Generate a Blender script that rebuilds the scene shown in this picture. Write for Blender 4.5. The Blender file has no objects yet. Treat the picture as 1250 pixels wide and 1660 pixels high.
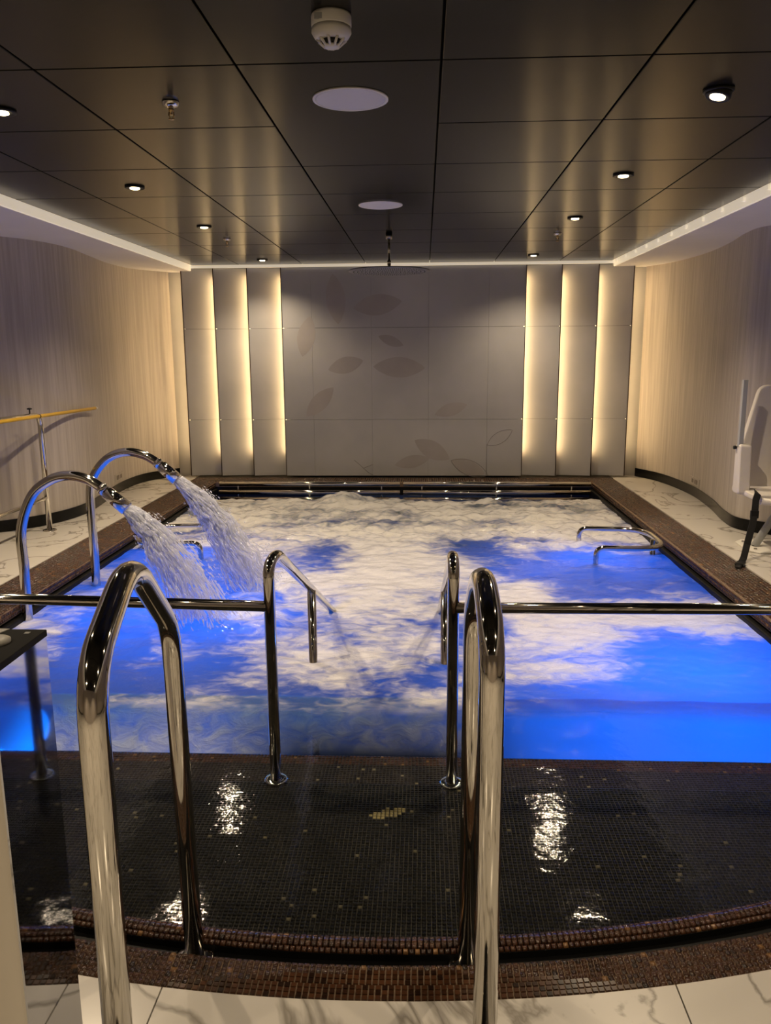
import bpy, bmesh, math, random
import numpy as np
from mathutils import Vector, Matrix, noise
random.seed(7); rng = np.random.default_rng(7)
scene = bpy.context.scene
COL = scene.collection

# ------------------------------------------------------------------ camera
F_PX, CAM_H = 1300.0, 1.55
yaw, pitch, roll = math.radians(2.799), math.radians(11.249), math.radians(-0.4)
fw = Vector((-math.sin(yaw)*math.cos(pitch), math.cos(yaw)*math.cos(pitch), -math.sin(pitch)))
rt = fw.cross(Vector((0, 0, 1))).normalized(); up = rt.cross(fw)
r2 = rt*math.cos(roll)+up*math.sin(roll); u2 = -rt*math.sin(roll)+up*math.cos(roll)
cd = bpy.data.cameras.new('camera'); cam = bpy.data.objects.new('camera', cd); COL.objects.link(cam)
cd.sensor_fit = 'HORIZONTAL'; cd.sensor_width = 36; cd.lens = F_PX/1250*36; cd.clip_start = .02
m = Matrix((r2, u2, -fw)).transposed().to_4x4(); m.translation = (0, 0, CAM_H)
cam.matrix_world = m; scene.camera = cam

# ------------------------------------------------------------------ world, exposure, lamps
w = bpy.data.worlds.new('World'); scene.world = w; w.use_nodes = True
w.node_tree.nodes['Background'].inputs[0].default_value = (.5, .47, .45, 1)
w.node_tree.nodes['Background'].inputs[1].default_value = .012
vs = scene.view_settings
vs.view_transform = 'Standard'; vs.look = 'None'; vs.gamma = 1; vs.use_curve_mapping = False
vs.exposure = 0.25
SPOT_W, SPOT_COL = 165, (1, .785, .53)
LED_STR, LED_COL = 23.0, (1, .68, .32)
BLUE_COL = (0.0, .19, 1.0)
BLUE = [(1.55, 4.0, 31), (.95, 4.0, 15), (1.75, 4.75, 18), (.95, 4.5, 8), (1.45, 6.5, 30), (.75, 5.9, 9),
        (-1.85, 4.35, 6), (-2.0, 5.1, 26), (-1.3, 4.95, 24), (-2.05, 6.5, 26), (-1.3, 6.0, 10), (-1.2, 4.1, 2)]
for i, (x, y, e) in enumerate(BLUE):      # underwater pool lamps
    ld = bpy.data.lights.new('underwater_lamp', 'POINT'); ld.energy = e*.85; ld.color = BLUE_COL; ld.shadow_soft_size = .16
    lo = bpy.data.objects.new('underwater_lamp', ld); COL.objects.link(lo); lo.location = (x, y, -.72)

ZC, ZS = 2.60, 2.54        # dark ceiling, lower white soffit
XL, XR, YB = -2.58, 2.03, 9.70   # pool inner walls
CXC, CYC, RL = -.2, 5.868, 3.9   # circle of the pool's front edge (radius of the lip's inner side)
WZ = -.12                  # water level
def arcY(x, R): return CYC-math.sqrt(max(R*R-(x-CXC)**2, .01))

# ------------------------------------------------------------------ materials
def mat(name):
    M = bpy.data.materials.new(name); M.use_nodes = True
    nt = M.node_tree; return M, nt, nt.nodes['Principled BSDF'], nt.nodes['Material Output']
def N(nt, t, **k):
    n = nt.nodes.new(t)
    for a, b in k.items(): setattr(n, a, b)
    return n
def simple(name, col, rough=.5, metal=0, spec=.5, emit=None, estr=0):
    M, nt, b, o = mat(name)
    b.inputs['Base Color'].default_value = (*col, 1); b.inputs['Roughness'].default_value = rough
    b.inputs['Metallic'].default_value = metal; b.inputs['Specular IOR Level'].default_value = spec
    if emit: b.inputs['Emission Color'].default_value = (*emit, 1); b.inputs['Emission Strength'].default_value = estr
    return M
def noisy(name, c1, c2, scale, rough, stretch=(1, 1, 1), bump=0, metal=0, spec=.5, detail=4, lo=.35, hi=.65):
    M, nt, b, o = mat(name); L = nt.links.new
    g = N(nt, 'ShaderNodeNewGeometry'); mp = N(nt, 'ShaderNodeMapping'); mp.inputs['Scale'].default_value = stretch
    L(g.outputs['Position'], mp.inputs[0])
    n = N(nt, 'ShaderNodeTexNoise'); n.inputs['Scale'].default_value = scale; n.inputs['Detail'].default_value = detail
    L(mp.outputs[0], n.inputs['Vector'])
    r = N(nt, 'ShaderNodeValToRGB'); r.color_ramp.elements[0].color = (*c1, 1); r.color_ramp.elements[1].color = (*c2, 1)
    r.color_ramp.elements[0].position = lo; r.color_ramp.elements[1].position = hi
    L(n.outputs['Fac'], r.inputs[0]); L(r.outputs[0], b.inputs['Base Color'])
    b.inputs['Roughness'].default_value = rough; b.inputs['Metallic'].default_value = metal; b.inputs['Specular IOR Level'].default_value = spec
    if bump:
        bp = N(nt, 'ShaderNodeBump'); bp.inputs['Strength'].default_value = bump; bp.inputs['Distance'].default_value = .01
        L(n.outputs['Fac'], bp.inputs['Height']); L(bp.outputs[0], b.inputs['Normal'])
    return M
MT = {}
MT['chrome'] = simple('polished_steel', (.66, .63, .57), .07, 1)
MT['steel'] = simple('brushed_steel', (.55, .52, .47), .22, 1)
MT['ceil'] = noisy('black_satin_ceiling_panel', (.008, .0074, .0068), (.011, .010, .0092), 3, .20, bump=.012, spec=.12, detail=2)
MT['void'] = simple('dark_void', (.004, .004, .004), .9, spec=.1)
MT['soffit'] = noisy('white_soffit_paint', (.70, .685, .68), (.76, .745, .74), 1.3, .6)
MT['fascia'] = simple('cream_fascia_added_glow', (.86, .82, .72), .45, emit=(1, .84, .6), estr=.38)  # faint glow added so the cream trim and its clips look bright
MT['wall'] = noisy('beige_streaked_wall_covering', (.36, .32, .285), (.46, .415, .375), 3.2, .6, (9, 9, .35), bump=.04, detail=6)
MT['base'] = simple('black_gloss_baseboard', (.006, .006, .006), .25, spec=.18)
MT['showergrey'] = simple('matt_grey_shower_plate', (.19, .187, .183), .5)
MT['tile'] = noisy('grey_stone_wall_tile', (.40, .395, .395), (.49, .48, .475), 1.1, .42, detail=5)
MT['leafp'] = noisy('leaf_print_brown', (.37, .34, .325), (.42, .39, .375), 2.5, .45)
MT['leafl'] = simple('leaf_print_line', (.22, .19, .17), .5)
MT['edge'] = simple('dark_bronze_edge_profile', (.07, .045, .03), .35, .6)
MT['led'] = simple('warm_led_strip', (1, .8, .5), .5, emit=LED_COL, estr=LED_STR)
MT['grout'] = noisy('brown_grout', (.13, .085, .05), (.19, .13, .08), 30, .7)
MT['dgrout'] = noisy('dark_grout', (.026, .020, .013), (.055, .043, .028), 6, .75)
MT['blacktile'] = simple('black_pool_tile', (.005, .005, .005), .5, spec=.15)
MT['white'] = simple('white_plastic', (.74, .72, .66), .4)
MT['spk'] = simple('speaker_grille_white', (.60, .59, .59), .6)
MT['seatw'] = noisy('white_moulded_seat', (.66, .62, .56), (.70, .66, .60), 4, .38)
MT['grey'] = simple('grey_powder_coat', (.36, .37, .37), .45)
MT['black'] = simple('black_plastic', (.012, .012, .012), .45, spec=.25)
MT['strap'] = simple('black_webbing', (.010, .010, .010), .8)
MT['yellow'] = noisy('yellow_pole_paint', (.62, .36, .02), (.70, .43, .035), 6, .4)
MT['lens'] = simple('lamp_lens', (1, .9, .7), .3, emit=(1, .80, .46), estr=9)
MT['cream'] = noisy('cream_pedestal_panel', (.60, .55, .46), (.66, .61, .52), 1.5, .4)
MT['mirror'] = simple('dark_mirror_steel', (.50, .51, .55), .035, 1)
MT['paper'] = simple('white_paper', (.75, .73, .68), .7)
MT['brass'] = simple('tinted_brass', (.5, .36, .16), .25, 1)
# marble
M, nt, b, o = mat('white_marble'); L = nt.links.new
g = N(nt, 'ShaderNodeNewGeometry'); oi = N(nt, 'ShaderNodeObjectInfo')
ad = N(nt, 'ShaderNodeVectorMath', operation='ADD'); sc = N(nt, 'ShaderNodeVectorMath', operation='SCALE'); sc.inputs[0].default_value = (7, 3, 5)
L(oi.outputs['Random'], sc.inputs['Scale']); L(g.outputs['Position'], ad.inputs[0]); L(sc.outputs[0], ad.inputs[1])
n1 = N(nt, 'ShaderNodeTexNoise'); n1.inputs['Scale'].default_value = 1.4; n1.inputs['Detail'].default_value = 6; n1.inputs['Distortion'].default_value = 1.2
L(ad.outputs[0], n1.inputs['Vector'])
m1 = N(nt, 'ShaderNodeMath', operation='SUBTRACT'); m1.inputs[1].default_value = .5; L(n1.outputs['Fac'], m1.inputs[0])
m2 = N(nt, 'ShaderNodeMath', operation='ABSOLUTE'); L(m1.outputs[0], m2.inputs[0])
r = N(nt, 'ShaderNodeValToRGB'); r.color_ramp.elements[0].color = (.26, .24, .21, 1); r.color_ramp.elements[1].color = (.60, .575, .53, 1)
r.color_ramp.elements[0].position = .0; r.color_ramp.elements[1].position = .022
L(m2.outputs[0], r.inputs[0]); L(r.outputs[0], b.inputs['Base Color']); b.inputs['Roughness'].default_value = .22
MT['marble'] = M
# mosaic: colour from a per-tile attribute
M, nt, b, o = mat('glass_mosaic'); L = nt.links.new
a = N(nt, 'ShaderNodeAttribute', attribute_name='tint'); L(a.outputs['Color'], b.inputs['Base Color'])
b.inputs['Roughness'].default_value = .16; b.inputs['Specular IOR Level'].default_value = .7
MT['mosaic'] = M
M2 = M.copy(); M2.name = 'dark_step_mosaic'; M2.node_tree.nodes['Principled BSDF'].inputs['Specular IOR Level'].default_value = .12; M2.node_tree.nodes['Principled BSDF'].inputs['Roughness'].default_value = .4; MT['stepmosaic'] = M2
# pool water: clear at the steps, aerated and foamy beyond
M, nt, b, o = mat('pool_water'); L = nt.links.new; nt.nodes.remove(b)
g = N(nt, 'ShaderNodeNewGeometry')
af = N(nt, 'ShaderNodeAttribute', attribute_name='foam'); am = N(nt, 'ShaderNodeAttribute', attribute_name='milk')
nf = N(nt, 'ShaderNodeTexNoise'); nf.inputs['Scale'].default_value = 9; nf.inputs['Detail'].default_value = 7; nf.inputs['Roughness'].default_value = .62; nf.inputs['Distortion'].default_value = .8
mpf = N(nt, 'ShaderNodeMapping'); mpf.inputs['Scale'].default_value = (1, 1.5, 1); L(g.outputs['Position'], mpf.inputs[0]); L(mpf.outputs[0], nf.inputs['Vector'])
ma = N(nt, 'ShaderNodeMath', operation='MULTIPLY_ADD'); ma.inputs[1].default_value = 1.0; L(nf.outputs['Fac'], ma.inputs[0])
mb = N(nt, 'ShaderNodeMath', operation='SUBTRACT'); mb.inputs[1].default_value = .50; L(af.outputs['Fac'], mb.inputs[0]); L(mb.outputs[0], ma.inputs[2])
rf = N(nt, 'ShaderNodeMapRange', interpolation_type='SMOOTHSTEP'); rf.inputs['From Min'].default_value = .22; rf.inputs['From Max'].default_value = .86
L(ma.outputs[0], rf.inputs['Value'])
tw = N(nt, 'ShaderNodeBsdfTranslucent'); tw.inputs[0].default_value = (.30, .62, 1, 1)
dw = N(nt, 'ShaderNodeBsdfDiffuse'); dw.inputs[0].default_value = (.07, .10, .12, 1)
mw = N(nt, 'ShaderNodeMixShader'); mw.inputs[0].default_value = .38; L(tw.outputs[0], mw.inputs[1]); L(dw.outputs[0], mw.inputs[2])
tf = N(nt, 'ShaderNodeBsdfTranslucent'); tf.inputs[0].default_value = (.85, .85, .85, 1)
df = N(nt, 'ShaderNodeBsdfDiffuse'); df.inputs[0].default_value = (.84, .83, .81, 1)
mf = N(nt, 'ShaderNodeMixShader'); mf.inputs[0].default_value = .76; L(tf.outputs[0], mf.inputs[1]); L(df.outputs[0], mf.inputs[2])
body = N(nt, 'ShaderNodeMixShader'); L(rf.outputs[0], body.inputs[0]); L(mw.outputs[0], body.inputs[1]); L(mf.outputs[0], body.inputs[2])
tr = N(nt, 'ShaderNodeBsdfTransparent'); tr.inputs[0].default_value = (.86, .90, .91, 1)
inn = N(nt, 'ShaderNodeMixShader'); L(am.outputs['Fac'], inn.inputs[0]); L(tr.outputs[0], inn.inputs[1]); L(body.outputs[0], inn.inputs[2])
nb = N(nt, 'ShaderNodeTexNoise'); nb.inputs["Scale"].default_value = 30; nb.inputs['Detail'].default_value = 5; L(g.outputs['Position'], nb.inputs['Vector'])
bp = N(nt, 'ShaderNodeBump'); bp.inputs['Strength'].default_value = .30; bp.inputs['Distance'].default_value = .012; L(nb.outputs['Fac'], bp.inputs['Height'])
bs = N(nt, 'ShaderNodeMath', operation='MULTIPLY_ADD'); bs.inputs[1].default_value = .26; bs.inputs[2].default_value = .075; L(am.outputs['Fac'], bs.inputs[0]); L(bs.outputs[0], bp.inputs['Strength'])
gl = N(nt, 'ShaderNodeBsdfGlossy'); gl.inputs['Roughness'].default_value = .045; L(bp.outputs[0], gl.inputs['Normal'])
bf = N(nt, 'ShaderNodeBump'); bf.inputs['Strength'].default_value = .8; bf.inputs['Distance'].default_value = .05; L(nf.outputs['Fac'], bf.inputs['Height']); L(bp.outputs[0], bf.inputs['Normal'])
L(bp.outputs[0], dw.inputs['Normal']); L(bf.outputs[0], df.inputs['Normal'])
fr = N(nt, 'ShaderNodeFresnel'); fr.inputs['IOR'].default_value = 1.33; L(bp.outputs[0], fr.inputs['Normal'])
bk_ = N(nt, 'ShaderNodeMath', operation='SUBTRACT'); bk_.inputs[0].default_value = 1; L(g.outputs['Backfacing'], bk_.inputs[1])
fm = N(nt, 'ShaderNodeMath', operation='MULTIPLY'); L(fr.outputs[0], fm.inputs[0]); L(bk_.outputs[0], fm.inputs[1])
fin = N(nt, 'ShaderNodeMixShader'); L(fm.outputs[0], fin.inputs[0]); L(inn.outputs[0], fin.inputs[1]); L(gl.outputs[0], fin.inputs[2])
L(fin.outputs[0], o.inputs['Surface']); MT['water'] = M
# falling water of the jets
M, nt, b, o = mat('falling_water'); L = nt.links.new; nt.nodes.remove(b)
t1 = N(nt, 'ShaderNodeBsdfTranslucent'); t1.inputs[0].default_value = (.86, .88, .97, 1)
d1 = N(nt, 'ShaderNodeBsdfDiffuse'); d1.inputs[0].default_value = (.82, .84, .93, 1)
g1 = N(nt, 'ShaderNodeBsdfGlossy'); g1.inputs['Roughness'].default_value = .1
p1 = N(nt, 'ShaderNodeBsdfTransparent')
a1 = N(nt, 'ShaderNodeMixShader'); a1.inputs[0].default_value = .35; L(t1.outputs[0], a1.inputs[1]); L(d1.outputs[0], a1.inputs[2])
a2 = N(nt, 'ShaderNodeMixShader'); a2.inputs[0].default_value = .15; L(a1.outputs[0], a2.inputs[1]); L(g1.outputs[0], a2.inputs[2])
a3 = N(nt, 'ShaderNodeMixShader'); a3.inputs[0].default_value = .6; L(p1.outputs[0], a3.inputs[1]); L(a2.outputs[0], a3.inputs[2])
L(a3.outputs[0], o.inputs['Surface']); MT['jet'] = M

# ------------------------------------------------------------------ mesh helpers
WL = {}
class MB:
    def __init__(s): s.v = []; s.f = []; s.sm = []
    def add(s, vs, fs, smooth=False):
        n = len(s.v); s.v += [tuple(map(float, p)) for p in vs]; s.f += [tuple(i+n for i in f) for f in fs]
        s.sm += [smooth]*len(fs) if isinstance(smooth, bool) else smooth
        return s
    def box(s, x0, x1, y0, y1, z0, z1):
        return s.add([(x0,y0,z0),(x1,y0,z0),(x1,y1,z0),(x0,y1,z0),(x0,y0,z1),(x1,y0,z1),(x1,y1,z1),(x0,y1,z1)],
                     [(0,3,2,1),(4,5,6,7),(0,1,5,4),(1,2,6,5),(2,3,7,6),(3,0,4,7)])
    def prism(s, poly, a0, a1, axis='z'):
        n = len(poly)
        def P(p, a): return (p[0], p[1], a) if axis == 'z' else ((p[0], a, p[1]) if axis == 'y' else (a, p[0], p[1]))
        vs = [P(p, a0) for p in poly]+[P(p, a1) for p in poly]
        fs = [tuple(range(n))[::-1], tuple(range(n, 2*n))]+[(i, (i+1) % n, n+(i+1) % n, n+i) for i in range(n)]
        return s.add(vs, fs)
    def tube(s, pts, r, n=14, cap=True, smooth=True):
        pts = [Vector(p) for p in pts]; rs = r if hasattr(r, '__len__') else [r]*len(pts)
        T = []
        for i in range(len(pts)):
            a = pts[max(i-1, 0)]; c = pts[min(i+1, len(pts)-1)]; T.append((c-a).normalized())
        ref = Vector((0, 0, 1)) if abs(T[0].z) < .9 else Vector((1, 0, 0))
        u = T[0].cross(ref).normalized(); vs = []
        for i, p in enumerate(pts):
            u = (u-T[i]*u.dot(T[i])).normalized(); q = T[i].cross(u)
            for k in range(n):
                an = 2*math.pi*k/n; vs.append(p+(u*math.cos(an)+q*math.sin(an))*rs[i])
        fs = [(i*n+k, i*n+(k+1) % n, (i+1)*n+(k+1) % n, (i+1)*n+k) for i in range(len(pts)-1) for k in range(n)]
        sm = [smooth]*len(fs)
        if cap: fs += [tuple(range(n))[::-1], tuple(range((len(pts)-1)*n, len(pts)*n))]; sm += [False, False]
        return s.add(vs, fs, sm)
    def lathe(s, prof, c=(0, 0, 0), n=28, rot=None, smooth=True):
        vs = []
        for (r, z) in prof:
            for k in range(n):
                an = 2*math.pi*k/n; p = Vector((r*math.cos(an), r*math.sin(an), z))
                if rot is not None: p = rot @ p
                vs.append(p+Vector(c))
        fs = [(i*n+k, i*n+(k+1) % n, (i+1)*n+(k+1) % n, (i+1)*n+k) for i in range(len(prof)-1) for k in range(n)]
        sm = [smooth]*len(fs)
        fs += [tuple(range(n))[::-1], tuple(range((len(prof)-1)*n, len(prof)*n))]; sm += [False, False]
        return s.add(vs, fs, sm)
    def build(s, name, material, parent=None, bevel=0, seg=2):
        if parent is not None: org = WL[parent]
        else:
            xs = list(zip(*s.v)); org = Vector(((min(xs[0])+max(xs[0]))/2, (min(xs[1])+max(xs[1]))/2, min(xs[2])))
        me = bpy.data.meshes.new(name); me.from_pydata([tuple(Vector(p)-org) for p in s.v], [], s.f)
        me.polygons.foreach_set('use_smooth', s.sm); me.materials.append(MT[material])
        bm = bmesh.new(); bm.from_mesh(me); bmesh.ops.recalc_face_normals(bm, faces=bm.faces)
        if bevel:
            ed = [e for e in bm.edges if len(e.link_faces) == 2 and e.calc_face_angle(0) > .6]
            bmesh.ops.bevel(bm, geom=ed, offset=bevel, segments=seg, affect='EDGES', profile=.6, clamp_overlap=True)
        bm.to_mesh(me); bm.free(); me.update()
        ob = bpy.data.objects.new(name, me); COL.objects.link(ob)
        if parent is not None: ob.parent = parent
        else: ob.location = org
        WL[ob] = org
        return ob
def fillet(pts, r, n=7):
    pts = [Vector(p) for p in pts]; out = [pts[0]]
    for i in range(1, len(pts)-1):
        a, p, c = pts[i-1], pts[i], pts[i+1]; d1 = (a-p); d2 = (c-p)
        rr = r[i-1] if hasattr(r, '__len__') else r
        k = min(rr, d1.length*.49, d2.length*.49); A = p+d1.normalized()*k; Bq = p+d2.normalized()*k
        for j in range(n+1):
            t = j/n; out.append(A*(1-t)**2+p*2*t*(1-t)+Bq*t*t)
    return out+[pts[-1]]
def tag(o, label=None, cat=None, group=None, kind=None):
    if label: o['label'] = label
    if cat: o['category'] = cat
    if group: o['group'] = group
    if kind: o['kind'] = kind
    return o
def thing(name, loc, label, cat, group=None):
    e = bpy.data.objects.new(name, None); COL.objects.link(e); e.location = loc; e.empty_display_size = .05
    WL[e] = Vector(loc); return tag(e, label, cat, group)
def struct(o): o['kind'] = 'structure'; return o
def share(name, src, parent, loc):          # an alike piece: shares mesh data with src
    ob = bpy.data.objects.new(name, src.data); COL.objects.link(ob); ob.parent = parent; ob.location = Vector(loc)-WL[parent]; WL[ob] = Vector(loc)
    return ob
def mosaic(name, parent, C, U, V, Nn, hu, hv, h, col, mt_='mosaic'):
    """C centres, U/V unit tangents, Nn normals (all n x 3); half sizes; tile height; colours n x 3 -> one joined mesh of tiles"""
    n = len(C); j = 1-rng.random((n, 1))*.10
    a, bq = U*hu*j, V*hv*j; lo = C-Nn*.004; hi = C+Nn*(h*(.8+.4*rng.random((n, 1)))+ (0))
    tl = (rng.random((n, 2))-.5)*.02
    def cor(base, su, sv, k): return base+a*su*k+bq*sv*k+Nn*((su*tl[:, :1]*hu+sv*tl[:, 1:]*hv) if k < 1 else 0)
    S = [(-1, -1), (1, -1), (1, 1), (-1, 1)]
    v = np.stack([cor(lo, x, y, 1.0) for x, y in S]+[cor(hi, x, y, .93) for x, y in S], 1).reshape(-1, 3)-np.array(WL[parent])
    fq = np.array([(4,5,6,7),(0,1,5,4),(1,2,6,5),(2,3,7,6),(3,0,4,7)])
    f = (fq[None]+8*np.arange(n)[:, None, None]).reshape(-1, 4)
    me = bpy.data.meshes.new(name); me.vertices.add(len(v)); me.vertices.foreach_set('co', v.ravel().astype(np.float32))
    me.loops.add(f.size); me.loops.foreach_set('vertex_index', f.ravel().astype(np.int32))
    me.polygons.add(len(f)); me.polygons.foreach_set('loop_start', np.arange(0, f.size, 4, dtype=np.int32))
    me.update(calc_edges=True)
    at = me.attributes.new('tint', 'FLOAT_COLOR', 'FACE')
    c4 = np.ones((n, 5, 4), np.float32); c4[:, :, :3] = col[:, None, :]; at.data.foreach_set('color', c4.ravel())
    me.materials.append(MT[mt_]); me.validate()
    ob = bpy.data.objects.new(name, me); COL.objects.link(ob); ob.parent = parent; WL[ob] = WL[parent]; ob['kind'] = 'stuff'
    return ob

# ------------------------------------------------------------------ ceiling
cb = MB().box(-2.84, 2.24, -2.5, 10.02, ZC+.03, ZC+.06)
ceil = struct(cb.build('ceiling', 'void')); ceil['label'] = 'black panelled ceiling with square satin panels'
xs = [-2.82]+[.06+.765*k for k in (-3, -2, -1, 0, 1, 2)]+[2.22]
ys = [3.21+.83*k for k in range(-6, 9)]; ys = [-2.45]+ys+[10.0]
cache = {}
for i in range(len(xs)-1):
    j = 0
    while j < len(ys)-1:
        y0, y1 = ys[j], ys[j+1]; j += 1
        if i == 3 and abs(y0-3.21) < .01: y1 = ys[j+1]; j += 1       # the long panel that holds the speaker
        wx, wy = xs[i+1]-xs[i]-.009, y1-y0-.009
        key = (round(wx, 3), round(wy, 3)); c = ((xs[i]+xs[i+1])/2, (y0+y1)/2, ZC)
        if key not in cache:
            p = MB().box(-wx/2, wx/2, -wy/2, wy/2, 0, .028); p.v = [(x+c[0], y+c[1], z+c[2]) for x, y, z in p.v]
            WLk = Vector(c); e = bpy.data.objects.new('tmp', None); WL[e] = WLk
            ob = p.build('ceiling_panel', 'ceil', e, bevel=.0025, seg=1); bpy.data.objects.remove(e)
            ob.parent = ceil; ob.location = Vector(c)-WL[ceil]; WL[ob] = Vector(c); cache[key] = ob
        else: share('ceiling_panel', cache[key], ceil, c)
# soffits and their cream fascias
s = struct(MB().box(-4.9, -2.86, -2.5, 10.3, ZS, ZC+.06).build('ceiling_soffit_left', 'soffit'))
f = struct(MB().box(-2.86, -2.835, -2.5, 10.0, ZS-.002, ZC+.06).build('trim_1', 'fascia'))
s2 = struct(MB().box(2.26, 4.2, -2.5, 10.3, ZS, ZC+.06).build('ceiling_soffit_right', 'soffit'))
f2 = struct(MB().box(2.235, 2.26, -2.5, 10.0, ZS-.002, ZC+.06).build('trim_2', 'fascia'))
c0 = None
for k in range(12):
    y = 5.2+k*.42
    if c0 is None: c0 = MB().box(2.218, 2.235, y-.012, y+.012, ZS+.03, ZS+.058).build('clip', 'fascia', f2); WL[c0] = Vector(WL[f2])
    else:
        q = bpy.data.objects.new('clip', c0.data); COL.objects.link(q); q.parent = f2; q.location = (0, .42*k, 0)
f3 = struct(MB().box(-2.86, 2.26, 10.0, 10.02, 2.568, ZC+.06).build('trim_3', 'fascia'))

# ------------------------------------------------------------------ walls
def crom(P, n=10):
    out = []; P = [P[0]]+P+[P[-1]]
    for i in range(1, len(P)-2):
        a, b_, c, d = [np.array(q) for q in P[i-1:i+3]]
        for k in range(n):
            t = k/n; out.append(.5*((2*b_)+(-a+c)*t+(2*a-5*b_+4*c-d)*t*t+(-a+3*b_-3*c+d)*t**3))
    out.append(np.array(P[-2])); return [tuple(p) for p in out]
def ribbon(curve, side, off, th, z0, z1):
    """solid strip along a plan curve; side=+1 thickens to the left of travel"""
    n = len(curve); A = np.array(curve); T = np.gradient(A, axis=0); T /= np.linalg.norm(T, axis=1)[:, None]
    Nn = np.stack([-T[:, 1], T[:, 0]], 1)*side
    I = A+Nn*off; O = A+Nn*(off+th); vs = []
    for k in range(n):
        vs += [(*I[k], z0), (*O[k], z0), (*O[k], z1), (*I[k], z1)]
    fs = []; sm = []
    for k in range(n-1):
        a = 4*k; b_ = a+4
        for q in range(4): fs.append((a+q, a+(q+1) % 4, b_+(q+1) % 4, b_+q)); sm.append(True)
    fs += [(3, 2, 1, 0), (4*n-4, 4*n-3, 4*n-2, 4*n-1)]; sm += [False]*2
    B = MB(); B.add(vs, fs, sm); return B
def split_sharp(o):
    md = o.modifiers.new('edges', 'EDGE_SPLIT'); md.split_angle = .6
LW = crom([(-4.45, -2.5), (-4.45, 1.5), (-4.5, 4.4), (-4.55, 5.9), (-4.2, 6.55), (-3.75, 6.83), (-3.46, 7.2), (-3.36, 7.7), (-3.43, 8.4), (-3.5, 9.1), (-3.44, 9.7), (-3.16, 10.14)], 12)
RW = crom([(3.75, -2.5), (3.75, 1.5), (3.75, 4.6), (3.65, 5.9), (3.3, 6.6), (2.95, 6.84), (2.77, 7.05), (2.77, 7.4), (2.86, 7.98), (2.92, 8.65), (2.90, 9.25), (2.82, 9.75), (2.66, 10.14)], 12)
wl = struct(ribbon(LW, 1, 0, .06, 0, ZS+.004).build('wall_left', 'wall')); split_sharp(wl)
wr = struct(ribbon(RW, -1, 0, .06, 0, ZS+.004).build('wall_right', 'wall')); split_sharp(wr)
bl = struct(ribbon(LW, -1, 0, .012, 0.002, .105).build('baseboard_left', 'base')); split_sharp(bl)
br = struct(ribbon(RW, 1, 0, .012, 0.002, .105).build('baseboard_right', 'base')); split_sharp(br)
wf = struct(MB().box(-4.9, 4.2, -2.6, -2.5, 0, ZC+.06).build('wall_front', 'wall'))
wb = struct(MB().box(-4.0, 3.4, 10.2, 10.3, 0, ZC).build('wall_back', 'tile'))
wb['label'] = 'grey tiled back wall with backlit vertical panels'
# centre tiles
zr = [.02, .73, 1.85, 2.566]
xc_ = [-1.745, -1.38, -.648, .05, .779, 1.218]
for a in range(len(xc_)-1):
    for k in range(3):
        MB().box(xc_[a]+.0006, xc_[a+1]-.0006, 10.03, 10.06, zr[k]+.0015, zr[k+1]-.0015).build('wall_tile', 'tile', wb, bevel=.001, seg=1)
MB().box(-1.69, 1.163, 10.052, 10.2, .02, 2.566).build('tile_backing', 'dgrout', wb)
# angled backlit panels
def backpanel(x0, x1, sgn):
    # front edge at x0 (left group) with the far edge tucked behind the next panel
    for k in range(3):
        z0, z1 = zr[k]+.0015, zr[k+1]-.0015
        if sgn > 0: P = [(x0, 10.03), (x1+.0, 10.135), (x1, 10.15), (x0, 10.045)]
        else: P = [(x0, 10.135), (x1, 10.03), (x1, 10.045), (x0, 10.15)]
        MB().prism(P, z0, z1).build('wall_panel', 'tile', wb)
    P = [(x0+.012, 10.050), (x1, 10.152), (x1, 10.158), (x0+.012, 10.056)] if sgn > 0 else [(x0, 10.152), (x1-.012, 10.050), (x1-.012, 10.056), (x0, 10.158)]
    MB().prism(P, .02, 2.566).build('added_unseen_backing', 'dgrout', wb)  # unseen slab added to stop LED light leaking through the tile seams
    ex = x0 if sgn > 0 else x1
    MB().box(ex-.005, ex+.005, 10.022, 10.05, .02, 2.566).build('edge_profile', 'edge', wb)
LX = [-2.97, -2.575, -2.16, -1.745]; RX = [1.218, 1.64, 2.075, 2.49]
for k in range(3): backpanel(LX[k], LX[k+1], 1); backpanel(RX[k], RX[k+1], -1)
for x in (-1.745, 1.218): MB().box(x-.004, x+.004, 10.022, 10.06, .02, 2.566).build('edge_profile', 'edge', wb)
for k, x in enumerate(LX):   # led strips hidden behind each front edge, shining outwards
    MB().box(x+.006, x+.012, 10.054, 10.080, .30, 2.47).build('led_strip', 'led', wb)
for k, x in enumerate(RX):
    MB().box(x-.012, x-.006, 10.054, 10.080, .30, 2.47).build('led_strip', 'led', wb)
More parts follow.
